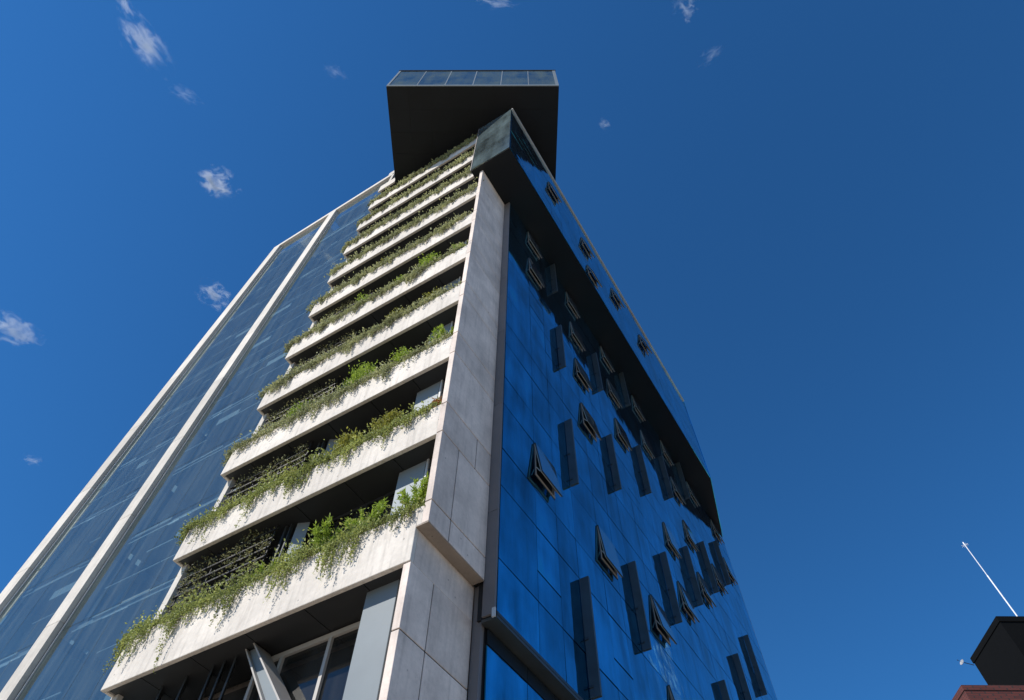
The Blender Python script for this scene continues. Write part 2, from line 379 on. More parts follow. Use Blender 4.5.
# ---- mirrored blue wing: panes with open joints on a dark backing
GL = 6.67
FB = [5.4] + F[:8]                       # storey lines of the wing
RC = [12.12 + 4.345 * k for k in range(-1, 8)]
cols = [10.28]
for c in RC:
    for d in (0, 1.25, 2.49):
        if c + d > 10.6 and c + d < 40.3: cols.append(c + d)
cols.append(40.6)
cols = sorted(cols)
WIN = {(0, 2), (1, 4), (2, 5), (1, 2), (2, 2), (3, 3), (4, 4), (3, 4), (4, 5), (1, 5), (2, 6), (0, 6), (0, 7), (1, 7), (1, 6), (2, 7),
       (3, 7), (3, 6), (4, 7), (4, 6), (5, 7), (6, 7), (6, 6), (5, 5), (2, 1)}
SHUT = {(0, 1), (1, 1), (0, 5), (2, 4)}
back = MB()
for a, b_ in zip([10.28, 14.6, 19, 23.3, 27.6, 32, 36.3], [14.6, 19, 23.3, 27.6, 32, 36.3, 40.58]):
    back.add([W(SK(GL + .06, a), a, 8.98), W(SK(GL + .5, a), a, 8.98), W(SK(GL + .5, b_), b_, 8.98), W(SK(GL + .06, b_), b_, 8.98),
              W(SK(GL + .06, a), a, 34.75), W(SK(GL + .5, a), a, 34.75), W(SK(GL + .5, b_), b_, 34.75), W(SK(GL + .06, b_), b_, 34.75)], MB.BOXF)
back.build('wing_backing', M['joint'], tower)
def pane(m, l, ra, rb, za, zb, gap=(.010, .016), mi=0, tilt=.0030):
    """one glass pane, thin box, set very slightly out of true like a real one"""
    g, gz = gap
    ra += g; rb -= g; za += gz; zb -= gz
    j = [rnd.uniform(-1, 1) * tilt * min(rb - ra, 2) for _ in range(3)]
    def q(r, z, o): return W(SK(l, r) + o + j[0] * (1 if r > (ra + rb) / 2 else -1) + j[1] * (1 if z > (za + zb) / 2 else -1), r, z)
    pts = [q(ra, za, 0), q(rb, za, 0), q(rb, zb, 0), q(ra, zb, 0), q(ra, za, .03), q(rb, za, .03), q(rb, zb, .03), q(ra, zb, .03)]
    m.add(pts, MB.BOXF, mi)
glass = MB()
for k in range(1, len(FB) - 1):
    z0, z1 = FB[k], FB[k + 1]
    if k == 1: z0 = 9.06
    zh = FB[k] + 1.47
    for a, b_ in zip(cols[:-1], cols[1:]):
        c = None
        for ci, rc in enumerate(RC[1:]):
            if abs(a - rc) < .05: c = ci
        if (c, k) in WIN or (c, k) in SHUT:
            zs_ = [z0, zh, z1 - 1.50] if (c, k) in WIN else [z0, zh, z1 - 1.50, z1]
        else: zs_ = [z0, zh, z1]
        for p, q in zip(zs_[:-1], zs_[1:]):
            th = .018 if not ((c, k) in SHUT and q == z1) else .03
            pane(glass, GL, a, b_, p, q, (.010, th))
glass.build('blue_glass_facade', M['blue'], tower)
# deep sill box under the upper glass, and the set-back glass below it
m = MB()
m.box(GL - .01, 7.06, 10.28, 40.6, 8.90, 8.975, 0, skew=True)
m.box(GL - .02, GL + .045, 10.28, 40.6, 8.976, 9.055, 0, skew=True)
m.build('sill_ledge', M['fin'], tower)
m = MB()
m.box(6.62, 6.70, 10.16, 10.20, 8.86, 9.08); m.build('sill_end_clip', M['alu'], tower)
m = MB()
m.box(7.08, 7.4, 10.46, 40.5, GND, 8.89, 0, skew=True); m.build('lower_backing', M['joint'], tower)
m = MB()
for a, b_ in zip(cols[:-1], cols[1:]):
    a = max(a, 10.47)
    for p, q in ((8.5, 8.89),): pane(m, 7.0, a, b_, p, q, mi=1)
    for p, q in ((7.25, 8.5), (4.6, 7.25), (2.8, 4.6), (.4, 2.8), (GND + .05, .4)): pane(m, 7.0, a, b_, p, q)
m.build('lower_glass', [M['blue'], M['black']], tower)
m = MB()
m.box(7.0, 7.45, 40.5, 40.62, GND, 8.9, skew=True); m.box(GL, 7.2, 40.60, 40.66, 8.9, 34.75, skew=True); m.build('end_cladding', M['strip'], tower)

ROT = -math.radians(.5)
# vertical fins standing out from the glass, checkerboard of storeys
fz = {1: (9.28, 12.86), 2: (13.05, 16.58), 3: (16.74, 20.28), 4: (20.38, 23.92), 5: (24.0, 27.58), 6: (27.5, 31.0), 7: (31.2, 34.6)}
m = MB()
fo = W(SK(GL, 14.6), 14.6, 9.28)
h = 3.56
m.v = []
def lb(m, x0, x1, y0, y1, z0, z1, mi=0, tint=None):      # box in local axes: x along the wing, y into it, z up
    m.add([Vector((x, y, z)) for z in (z0, z1) for x, y in ((x0, y0), (x0, y1), (x1, y1), (x1, y0))], MB.BOXF, mi, tint)
lb(m, -.045, .045, -.31, -.012, 0, h)
finp = m.build('sun_fin', M['fin'], tower, origin=(0, 0, 0), bevel=.006)
brks = []
for zq in (h * .44, .25):
    m = MB(); lb(m, -.07, .07, -.13, -.02, zq, zq + .06); brks.append(m.build('fin_bracket', M['frame'], finp, origin=(0, 0, 0))); brks[-1].location = (0, 0, 0)
finp.rotation_euler = (0, 0, ROT)
first = True
for c in range(0, 7):
    for k in range(1, 8):
        if (c + k) % 2 == 0: continue
        if (c, k) in ((1, 2),) : pass
        r = RC[c + 1] + 2.49
        if r > 40.4: continue
        if c >= 2 and k == 1 and c != 2: continue
        if first: o = finp; first = False
        else:
            o = finp.copy(); COL.objects.link(o)
            for bk_ in brks: cb = bk_.copy(); COL.objects.link(cb); cb.parent = o
        put(o, W(SK(GL, r), r, fz[k][0]), tower)
        o.scale = (1, 1, (fz[k][1] - fz[k][0]) / h)

# top-hung windows, pushed open
def make_window(hh, ang):
    fr = MB(); w = 1.25
    lb(fr, .0, .035, -.012, .05, -hh, 0); lb(fr, w - .035, w, -.012, .05, -hh, 0)
    lb(fr, .035, w - .035, -.012, .05, -.035, 0); lb(fr, .035, w - .035, -.012, .05, -hh, -hh + .035)
    lb(fr, .036, .075, -.03, .045, -hh + .04, -.04, 1); lb(fr, w - .075, w - .036, -.03, .045, -hh + .04, -.04, 1)
    lb(fr, .076, w - .076, -.03, .045, -hh + .036, -hh + .10, 1)
    lb(fr, .05, w - .05, .046, .058, -hh + .06, -.05, 2)
    o = fr.build('awning_window', [M['frame'], M['beige'], M['joint']], tower, origin=(0, 0, 0))
    s = MB()
    lb(s, .015, w - .015, -.014, 0, -hh + .015, -.01, 0)
    for a in ((.0, .014, -hh, 0), (w - .014, w, -hh, 0), (.014, w - .014, -.009, 0), (.014, w - .014, -hh, -hh + .014)):
        lb(s, a[0], a[1], -.012, .02, a[2], a[3], 1)
    for a in ((.02, .075, -hh + .02, -.02), (w - .075, w - .02, -hh + .02, -.02), (.076, w - .076, -hh + .02, -hh + .075)):
        lb(s, a[0], a[1], .002, .055, a[2], a[3], 2)
    so = s.build('sash', [M['sash'], M['frame'], M['beige']], o, origin=(0, 0, 0)); so.location = (0, -.05, 0)
    so.rotation_euler = (-ang, 0, 0)
    ya = -.05 - math.sin(ang) * hh * .9; za = -math.cos(ang) * hh * .9
    arms = []
    for x in (.085, w - .085):
        ar = MB(); ar.bar(Vector((x, -.02, -hh * .72)), Vector((x, ya + .035, za)), .018, .03)
        ao = ar.build('stay_arm', M['beige'], o, origin=(0, 0, 0)); ao.location = (0, 0, 0); arms.append(ao)
    o.rotation_euler = (0, 0, ROT)
    return o, so, arms
proto = make_window(1.47, math.radians(6)); used = False
def place_window(l, r, z, ang, sz=1.0):
    global used
    if not used: o, so, arms = proto; used = True
    else:
        o = proto[0].copy(); COL.objects.link(o)
        so = proto[1].copy(); COL.objects.link(so); so.parent = o
        
        for q in proto[2]: ao = q.copy(); COL.objects.link(ao); ao.parent = o
    put(o, W(SK(l, r), r, z), tower); o.scale = (1, 1, sz); so.rotation_euler = (-ang, 0, 0); so.location = (0, -.05, 0)
for (c, k) in sorted(WIN):
    a = math.radians(5.2 + rnd.choice((0, .3, .8, 1.6, 3.0)) + rnd.uniform(-.6, .6))
    place_window(GL, RC[c + 1], FB[k + 1] - .03 - (.02 if k < 7 else .12), a)

# ---- projecting upper volume over the wing
VL0 = 5.12
def vface(r): return VL0 - (r - 7.7) * TH
poly = [(7.55, 7.72), (VL0 + .03, 7.72), (vface(34.6) + .03, 34.6), (SK(GL, 40.6) - .02, 40.62), (9.4, 40.6), (9.4, 12.0), (7.55, 12.0)]
m = MB(); m.prism(poly, 34.75, 43.7, 0); m.build('overhang_body', M['black'], tower)
m = MB(); l0, l1 = 7.50, VL0 + .02
gx = [l0, 6.32, l1]
for a, b_ in ((l0, l1),):
    for p, q in ((34.80, 37.6), (37.6, 40.6), (40.6, 43.72)):
        m.box(b_ + .01, a - .01, 7.68, 7.71, p + .006, q - .006)
m.build('overhang_end_glass', M['teal'], tower)
m = MB()
m.box(7.52, 7.56, 7.665, 7.75, 34.74, 43.75)
m.build('overhang_edge_trim', M['strip'], tower)
m = MB()
vcols = [7.74]
for c in RC:
    for d in (0, 1.25, 2.49):
        if 8.2 < c + d < 34.0: vcols.append(c + d)
vcols.append(34.58); vcols.sort()
VW = {(0, 1), (1, 1), (1, 0), (2, 1), (3, 1), (4, 0), (5, 1)}
zz = [34.78, 36.55 - 1.2, 36.55, 38.4, 40.9 - 1.2, 40.9, 43.72]
for a, b_ in zip(vcols[:-1], vcols[1:]):
    c = None
    for ci, rc in enumerate(RC[1:]):
        if abs(a - rc) < .05: c = ci
    for zi, (p, q) in enumerate(zip(zz[:-1], zz[1:])):
        if (c, 1) in VW and zi == 4 and c < 4: continue
        if (c, 0) in VW and zi == 1 and c < 4: continue
        # pane() skews from r=8; the volume starts at 7.7
        pane(m, VL0 - .005, a, b_, p, q, (.005, .004))
# chamfered far end
def vpt(t, z, o):
    a = Vector((vface(34.6), 34.6)); b2 = Vector((SK(GL, 40.6) - .05, 40.62)); d = (b2 - a).normalized(); nrm = Vector((-d.y, d.x)) * -1
    p = a + (b2 - a) * t + Vector((d.y, -d.x)) * 0 + Vector((-.03 if o else 0, 0)); return W(p.x, p.y, z)
for t0, t1 in ((0, .33), (.33, .66), (.66, 1)):
    for p, q in zip(zz[:-1], zz[1:]):
        m.add([vpt(t0, p, 1), vpt(t1, p, 1), vpt(t1, q, 1), vpt(t0, q, 1), vpt(t0, p, 0), vpt(t1, p, 0), vpt(t1, q, 0), vpt(t0, q, 0)], MB.BOXF)
m.build('overhang_side_glass', M['blue'], tower)
m = MB()
m.bar(W(vface(7.7) - .03, 7.7, 43.83), W(vface(34.6) - .03, 34.6, 43.83), .12, .10); m.build('roof_coping', M['alu'], tower)
for (c, k) in ((0, 1), (1, 1), (2, 1), (3, 1), (1, 0)):
    place_window(VL0 - .005, RC[c + 1], 40.88 if k else 36.53, math.radians(8 + rnd.uniform(-1, 2)), .8)

# ---- rooftop box turned towards the street corner
bd = Vector((.515, .857)); bw = Vector((-.859, .512))         # depth and width directions in (l, r)
bo = Vector((11.63, 2.59))
BW_, BD_, BZ0, BZ1 = 11.29, 14.5, 45.70, 51.45
def bp_(w, d): p = bo + bw * w + bd * d; return (p.x, p.y)
m = MB(); m.prism([bp_(0, .04), bp_(BW_, .04), bp_(BW_, BD_), bp_(0, BD_)], BZ0, BZ1, 0); m.build('rooftop_box', M['black'], tower, bevel=.02)
m = MB()
nw, nd = 8, 10
for a in range(nw):
    for b_ in range(nd):
        x0, x1 = BW_ * a / nw + .012, BW_ * (a + 1) / nw - .012; y0, y1 = .05 + (BD_ - .06) * b_ / nd + .012, .05 + (BD_ - .06) * (b_ + 1) / nd - .012
        m.prism([bp_(x0, y0), bp_(x1, y0), bp_(x1, y1), bp_(x0, y1)], BZ0 - .015, BZ0 - .002)
m.build('box_soffit', M['black'], tower)
m = MB()
for k in range(6):
    a = .14 + (BW_ - .28) * k / 6; b_ = .14 + (BW_ - .28) * (k + 1) / 6
    m.prism([bp_(a + .035, .005), bp_(b_ - .035, .005), bp_(b_ - .035, .035), bp_(a + .035, .035)], BZ0 + .35, BZ1 - .18)
m.build('box_front_glass', M['teal'], tower)
m = MB()
for k in range(1, 6):
    a = .14 + (BW_ - .28) * k / 6
    m.prism([bp_(a - .032, -.005), bp_(a + .032, -.005), bp_(a + .032, .037), bp_(a - .032, .037)], BZ0 + .33, BZ1 - .16)
m.prism([bp_(0.0, -.01), bp_(.13, -.01), bp_(.13, .037), bp_(0.0, .037)], BZ0 + .30, BZ1)
m.prism([bp_(BW_ - .2, -.01), bp_(BW_, -.01), bp_(BW_, .037), bp_(BW_ - .2, .037)], BZ0 + .30, BZ1)
m.build('box_front_mullion', M['panel'], tower)
m = MB()
m.prism([bp_(.01, -.02), bp_(BW_ - .01, -.02), bp_(BW_ - .01, .037), bp_(.01, .037)], BZ0 + .02, BZ0 + .29)
m.build('box_front_sill', M['panel'], tower)
m = MB()
m.prism([bp_(-.04, -.05), bp_(BW_ + .04, -.05), bp_(BW_ + .04, .3), bp_(-.04, .3)], BZ1 + .003, BZ1 + .10)
m.build('box_coping', M['fin'], tower)

# ---- glazed block on the left
LT = 51.15
m = MB()
for la, lb_, zt in ((16.18, 16.44, 51.0), (21.98, 22.70, LT - .42), (27.9, 28.75, LT - .42)):
    zs3 = [GND] + [4.0 + 4.6 * k for k in range(11)]
    zs3 = [q for q in zs3 if q < zt - 1] + [zt]
    m = MB()
    for p, q in zip(zs3[:-1], zs3[1:]): m.box(la, lb_, 8.35, 8.5 if la < 17 else 8.70, p + (.004 if p > GND else 0), q - (.004 if q < zt else 0))
    m.box(la + .03, lb_ - .03, 8.38, 8.48, GND + .02, zt - .02, 1)
    m.build('concrete_mullion', [M['white'], M['joint']], tower, bevel=.012)
m = MB()
m.box(16.16, 28.75, 8.35, 8.78, LT - .42, LT + .12); m.box(28.1, 28.75, 8.99, 26, LT - .42, LT + .12); m.box(15.95, 16.6, 8.99, 26, LT - .1, LT + .75)
m.box(15.95, 16.9, 8.345, 8.985, LT + .125, LT + .75)
m.build('roof_edge', M['white'], tower, bevel=.02)
for la, lb_ in ((16.44, 21.98), (22.70, 27.9)):
    m = MB(); nb = 4
    fl = [GND + .1, 1.6, 5.4] + F + [49.2, LT - .45]
    for k in range(nb):
        a = la + .09 + (lb_ - la - .16) * k / nb; b_ = la + .09 + (lb_ - la - .16) * (k + 1) / nb
        for p, q in zip(fl[:-1], fl[1:]):
            j = [rnd.uniform(-1, 1) * .0015 for _ in range(2)]
            m.add([W(x, 8.56 + j[0] * (1 if x == a else -1) + j[1] * (1 if z == p else -1), z) for x, z in ((a + .008, p + .012), (b_ - .008, p + .012), (b_ - .008, q - .012), (a + .008, q - .012))], [(0, 1, 2, 3)])
    m.build('office_glass', M['left'], tower)
    m = MB()
    m.box(lb_ - .07, lb_ - .004, 8.53, 8.60, GND, LT - .43); m.box(lb_ - .10, lb_ - .072, 8.52, 8.56, GND, LT - .43, 1); m.box(la + .004, la + .08, 8.52, 8.60, GND, LT - .43)
    m.build('glass_edge_frame', [M['frame'], M['alu']], tower)
    m = MB()
    for k, z in enumerate(fl[1:-1]):
        m.box(la, lb_, 8.85, 12.9, z - .02, z + .28, 0)
        m.box(la, lb_, 8.78, 8.848, z + .0, z + .06, 1)
        x = la
        while x < lb_ - .1:                                           # pale edge strips in broken runs, standing in for sunlit streaks behind the glass
            e = min(lb_, x + rnd.choice((.65, 1.3, 1.3, 2.6)))
            if rnd.random() < .6: m.box(x + .02, e - .02, 8.78, 8.848, z + .24, z + .24 + rnd.choice((.05, .08, .14)), 1)
            if rnd.random() < .55: m.box(x + .02, e - .02, 8.62, 8.66, z + 1.25, z + 1.29, 1)
            if rnd.random() < .45: m.box(x + .02, e - .02, 8.62, 8.66, z + 2.2, z + 2.2 + rnd.choice((.03, .05, .4)), 1)
            x = e
        m.box(la, lb_, 12.9, 13.0, z + .28, z + 3.6 if k < len(fl) - 3 else z + 1.5, 2)
    m.build('office_floor', [M['slab'], M['slab_edge'], M['wall_in']], tower)
    m = MB()
    for z in fl[2:-2]:
        for k in range(9):
            if rnd.random() < .22:
                a = la + .15 + (lb_ - la - .3) * k / 9
                m.box(a, a + (lb_ - la) / 9 - .07, 8.68, 8.70, z - .12 - rnd.choice((.05, .08, .12)), z - .13, 0)  # short white strips standing in for bright light dashes along the slabs
            if rnd.random() < .07:
                a = la + .15 + (lb_ - la - .3) * k / 9
                m.box(a, a + .5, 9.9 + rnd.random() * 1.8, 10.6 + rnd.random() * 1.8, z - .05, z - .025, 0)  # ceiling light pieces, done in white colour without any glow
    m.build('blind_and_light_strip', M['blind'], tower)
    m = MB()
    for k, z in enumerate(fl[2:-2]):
        for _ in range(2):
            x = la + .4 + rnd.random() * (lb_ - la - 1)
            m.box(x, x + .35, 10.2, 10.55, z + .28, fl[2:-1][k + 1] - .02)
    m.build('office_column', M['slab_edge'], tower)

# core and roof so that the tower is solid from any side
m = MB()
m.box(7.6, 16.25, 9.75, 30, GND, 45.6, 0); m.box(16.3, 28.7, 13.05, 30, GND, 50.6, 0)
m.box(28.3, 28.74, 8.96, 30, GND, LT - .43, 1)
m.box(7.6, 14, 30.02, 40.4, GND, 34.7, 0)
m.build('tower_core', [M['pier'], M['white']], tower)

# ---------------------------------------------------------------- planting
class Leaves:
    def __init__(s): s.P = []; s.T = []
    def add(s, c, size, tint, direction=None, aspect=.5, spread=1.0):
        c = np.asarray(c, float); n_ = len(c)
        size = np.broadcast_to(size, n_)
        rg = RG
        if direction is None: d = rg.normal(size=(n_, 3)) * [1, 1, .7]
        else: d = np.asarray(direction) + rg.normal(size=(n_, 3)) * spread
        d /= np.linalg.norm(d, axis=1)[:, None] + 1e-9
        u = np.cross(d, rg.normal(size=(n_, 3))); u /= np.linalg.norm(u, axis=1)[:, None] + 1e-9
        w = np.cross(d, u)
        L = size[:, None]; a = c - d * L * .0; tip = c + d * L; mid = c + d * L * .45 + w * L * .10
        s1 = mid + u * L * aspect * .5 - w * L * .13; s2 = mid - u * L * aspect * .5 - w * L * .13
        s.P.append(np.stack([a, s1, tip, s2, mid], 1)); s.T.append(np.broadcast_to(tint, n_))
    def build(s, name, mat, parent=None, origin=None, stems=None, smat=None):
        P = np.concatenate(s.P); T = np.concatenate(s.T); n_ = len(P)
        V = P.reshape(-1, 3)
        f = np.array([[0, 1, 4], [1, 2, 4], [2, 3, 4], [3, 0, 4]])
        Fc = (np.arange(n_)[:, None, None] * 5 + f[None]).reshape(-1, 3)
        ft = np.repeat(T, 4); mi = np.zeros(len(Fc), int)
        faces = Fc.tolist(); ftl = ft.tolist(); mil = mi.tolist(); verts = V.tolist()
        if stems is not None and stems.v:
            o = len(verts); verts += [list(q) for q in stems.v]
            faces += [[o + i for i in q] for q in stems.f]; ftl += [.2] * len(stems.f); mil += [1] * len(stems.f)
        og = np.array(origin if origin is not None else V.mean(0))
        me = bpy.data.meshes.new(name); me.from_pydata((np.array(verts) - og).tolist(), [], faces)
        me.materials.append(mat)
        if smat: me.materials.append(smat)
        me.polygons.foreach_set('material_index', mil)
        at = me.attributes.new('tint', 'FLOAT', 'FACE'); at.data.foreach_set('value', ftl)
        me.update(); o = bpy.data.objects.new(name, me); COL.objects.link(o); put(o, Vector(og), parent)
        return o
RG = np.random.default_rng(11)
def wl(a): # (l, r, z) array -> world
    a = np.asarray(a, float); return np.stack([a[:, 1], a[:, 0], a[:, 2] + H], 1)
def wave(x, seed, scales=(.35, .9, 2.1)):
    g = np.random.default_rng(seed); v = 0
    for s_ in scales: v = v + math.sin(x / s_ * 2 + g.random() * 9) * g.uniform(.6, 1)
    return max(0., min(1., .5 + v / 4.2))

VLAB = ['thickest mat of trailing vines, spilling over the lowest and widest planter band',
        'trailing vines on the second planter band from the bottom, beneath two round olive bushes',
        'trailing vines along the third planter band from the bottom, under three bright green bushes',
        'trailing grey green plants along the fourth planter band from the bottom',
        'trailing grey green plants along the fifth planter band from the bottom, sparse right end',
        'even fringe of grey green plants on the sixth planter band from the bottom',
        'even fringe of plants on the seventh planter band, highest one touching the concrete pier',
        'even fringe of plants on the planter band level with the dark soffit of the overhang',
        'fringe of plants on the second sunlit planter band below the dark rooftop box',
        'topmost fringe of plants, half in shade directly under the dark rooftop box']
for i in range(10):
    z = F[i]; zt = z + BH[i]
    la = 7.25 if z < 34 else 7.65
    lb2 = 16.75
    L = Leaves(); st = MB()
    dens = 1.0 if i < 2 else (.9 if i < 4 else .8)
    ls = .086 + .007 * i
    step = .125 if i < 5 else .30
    # mat of clumps along the trough
    x = la + .15
    while x < lb2:
        wv = wave(x, i * 5 + 1)
        if i < 5 and x < 8.9: wv *= (.55 if i != 2 else .35)
        cl = wave(x, i * 5 + 2, (.16, .31, .55)); tone = .34 * (wave(x, i * 5 + 4, (.4, .75, 1.4)) - .5)
        wv = max(0, min(1.15, wv * .55 + (cl - .35) * .9))
        h_ = (.16 + .58 * wv) if i < 5 else (.42 + .60 * wv)
        nn = int((34 + 135 * wv) * dens * (1 if i < 5 else 1.45))
        if i >= 5: h_ *= rnd.uniform(.75, 1.2)
        cx = np.clip(x, la, 16.35) if x < 16.4 else x
        p = np.stack([cx + RG.normal(size=nn) * .15, 8.05 + np.abs(RG.normal(size=nn)) * .14 - .20 * RG.random(nn) * (RG.random(nn) < .45), zt - .06 + np.abs(RG.normal(size=nn)) * h_ * .62], 1)
        if x > 16.3: p[:, 2] -= .12 * (x - 16.3) * 2; p[:, 1] = 8.1 + RG.normal(size=nn) * .08
        tint = np.clip(.18 + tone + .40 * RG.random(nn) + .40 * (p[:, 2] - zt) / (h_ + .1) + .9 * np.clip(8.06 - p[:, 1], -.2, .25) + RG.normal(size=nn) * .14, 0, 1)  # lighter upwards and outwards: sunlit tips and shaded gaps put into leaf colour
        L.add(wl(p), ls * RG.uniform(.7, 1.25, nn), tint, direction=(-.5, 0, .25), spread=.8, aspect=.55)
        for _ in range(2 if i < 5 else 3):
            bx = cx + rnd.uniform(-.15, .15); st.tube([W(bx, 8.3, zt - .1), W(bx + rnd.uniform(-.1, .1), 8.15, zt + h_ * .6), W(bx + rnd.uniform(-.2, .2), 8.0, zt + h_ * .8)], [.008, .006, .003], 4)
        # upright sprigs
        for _ in range(rnd.choice((0, 0, 1, 1))):
            bx = cx + rnd.uniform(-.15, .15); hh = h_ * rnd.uniform(.8, 1.5); k = 9
            t_ = np.linspace(.2, 1, k); q = np.stack([bx + t_ * rnd.uniform(-.15, .15), 8.2 + t_ * rnd.uniform(-.2, .1), zt + t_ * hh], 1)
            st.tube([W(*q[0]), W(*q[4]), W(*q[-1])], .006, 4)
            q = np.repeat(q, 2, 0) + RG.normal(size=(2 * k, 3)) * .02; k = 2 * k
            L.add(wl(q), ls * .75, np.clip(.35 + .4 * RG.random(k), 0, 1), direction=(0, 0, .6), spread=.7)
        x += step * rnd.uniform(.8, 1.2)
    # hanging strands
    nst = int((300 if i < 2 else 250 if i < 5 else 210) * (lb2 - la) / 9.4)
    for s_ in range(nst):
        x = rnd.uniform(la, lb2 - .1)
        wv = wave(x, i * 5 + 1); w2 = wave(x, i * 5 + 3, (.22, .5, 1.3))
        w2 = max(0, min(1.1, w2 * .5 + (wave(x, i * 5 + 2, (.16, .31, .55)) - .3) * .85)); tone = .34 * (wave(x, i * 5 + 4, (.4, .75, 1.4)) - .5)
        amt = (.12 + .95 * w2) * (1.1 if i == 0 else .95 if i < 3 else .85 if i < 5 else .85)
        if i < 5 and x < 8.7: amt *= .55
        if i in (2, 3, 4) and x < 9.3 and rnd.random() < .7: continue
        ln = amt * rnd.uniform(.35, 1.15)
        if rnd.random() < .03 and i < 4: ln *= 1.5
        drift = rnd.uniform(-.18, .18) * ln
        k = max(3, int(ln / .035)); t_ = np.linspace(0, 1, k)
        r_ = 7.955 - .07 * np.sin(t_ * 2.5) * rnd.uniform(.3, 2.0) + RG.normal(size=k) * .012
        q = np.stack([x + drift * t_ + .02 * np.sin(t_ * 9 + s_), np.minimum(r_, 7.975), zt + .05 - ln * t_], 1)
        if x > 16.4: q[:, 1] = 8.02 + RG.normal(size=k) * .05
        st.tube([W(*q[j]) for j in sorted(set((0, k // 2, k - 1)))], .004, 3)
        tint = np.clip(.36 + tone + .45 * RG.random(k) + RG.normal() * .1, 0, 1)
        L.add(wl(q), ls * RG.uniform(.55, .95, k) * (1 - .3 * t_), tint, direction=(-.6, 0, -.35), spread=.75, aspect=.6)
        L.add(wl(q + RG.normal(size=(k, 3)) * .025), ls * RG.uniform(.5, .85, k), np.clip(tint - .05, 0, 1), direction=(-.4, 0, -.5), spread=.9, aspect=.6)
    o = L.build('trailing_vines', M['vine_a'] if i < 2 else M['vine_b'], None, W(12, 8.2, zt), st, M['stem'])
    tag(o, VLAB[i], 'plants', 'vine fringes along the planter bands')

def shrub(name, l, r, z, hgt, rad, kind, label, n_st=9, dens=1.5):
    hgt *= 1.8; rad *= 1.3; n_st = int(n_st * 1.4)
    root = empty(name, W(l, r, z), label, 'shrub', 'shrubs standing in the planters')
    L = Leaves(); st = MB()
    mat = {'feather': M['bright'], 'dome': M['olive'], 'round': M['bright'], 'rust': M['rust']}[kind]
    for s_ in range(n_st):
        an = rnd.uniform(0, 6.28); out = rad * rnd.uniform(.25, 1.0); hh = hgt * rnd.uniform(.7, 1.05) * (1 - .25 * out / rad)
        k = 14
        t_ = np.linspace(0, 1, k)
        sw = .8
        ql = l + math.cos(an) * out * t_ ** 1.3 * 1.2; qr = r + math.sin(an) * out * t_ ** 1.3 * sw; qz = z + hh * (t_ - .18 * t_ ** 2 * (out / rad))
        q = np.stack([ql, qr, qz], 1)
        st.tube([W(*q[j]) for j in (0, 4, 8, 13)], [.014, .011, .008, .004], 5)
        up = t_ > .2
        b_ = q[up]; m_ = int(6 * dens) if kind == 'feather' else int(11 * dens)
        for _ in range(m_):
            c = b_ + RG.normal(size=b_.shape) * (.025 if kind == 'feather' else rad * .20)
            k2 = len(c)
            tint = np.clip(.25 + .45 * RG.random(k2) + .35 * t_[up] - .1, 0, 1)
            d = np.array([0, 0, .5]) + (np.array([math.sin(an), math.cos(an), 0]) * .5)
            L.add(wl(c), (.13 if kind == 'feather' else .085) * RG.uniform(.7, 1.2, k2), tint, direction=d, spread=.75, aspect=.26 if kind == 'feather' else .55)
    if kind in ('dome', 'round'):
        nn = int(560 * rad / .4)
        v = RG.normal(size=(nn, 3)); v /= np.linalg.norm(v, axis=1)[:, None]; rr_ = RG.uniform(.55, 1.05, nn)[:, None]
        v = v * rr_; lump = .85 + .25 * np.sin(v[:, :1] * 7 + l * 5) * np.cos(v[:, 2:] * 6 + l)
        c = np.stack([l + v[:, 0] * rad * .95, r + v[:, 1] * rad * .7, z + hgt * .66 + v[:, 2] * hgt * .36], 1) + (lump - 1) * v * rad
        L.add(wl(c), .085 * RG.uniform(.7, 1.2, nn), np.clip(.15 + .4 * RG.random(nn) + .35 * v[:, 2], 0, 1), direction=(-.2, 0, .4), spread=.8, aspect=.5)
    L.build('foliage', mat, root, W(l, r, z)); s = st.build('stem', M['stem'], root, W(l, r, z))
G = lambda i: F[i] + BH[i] - .12
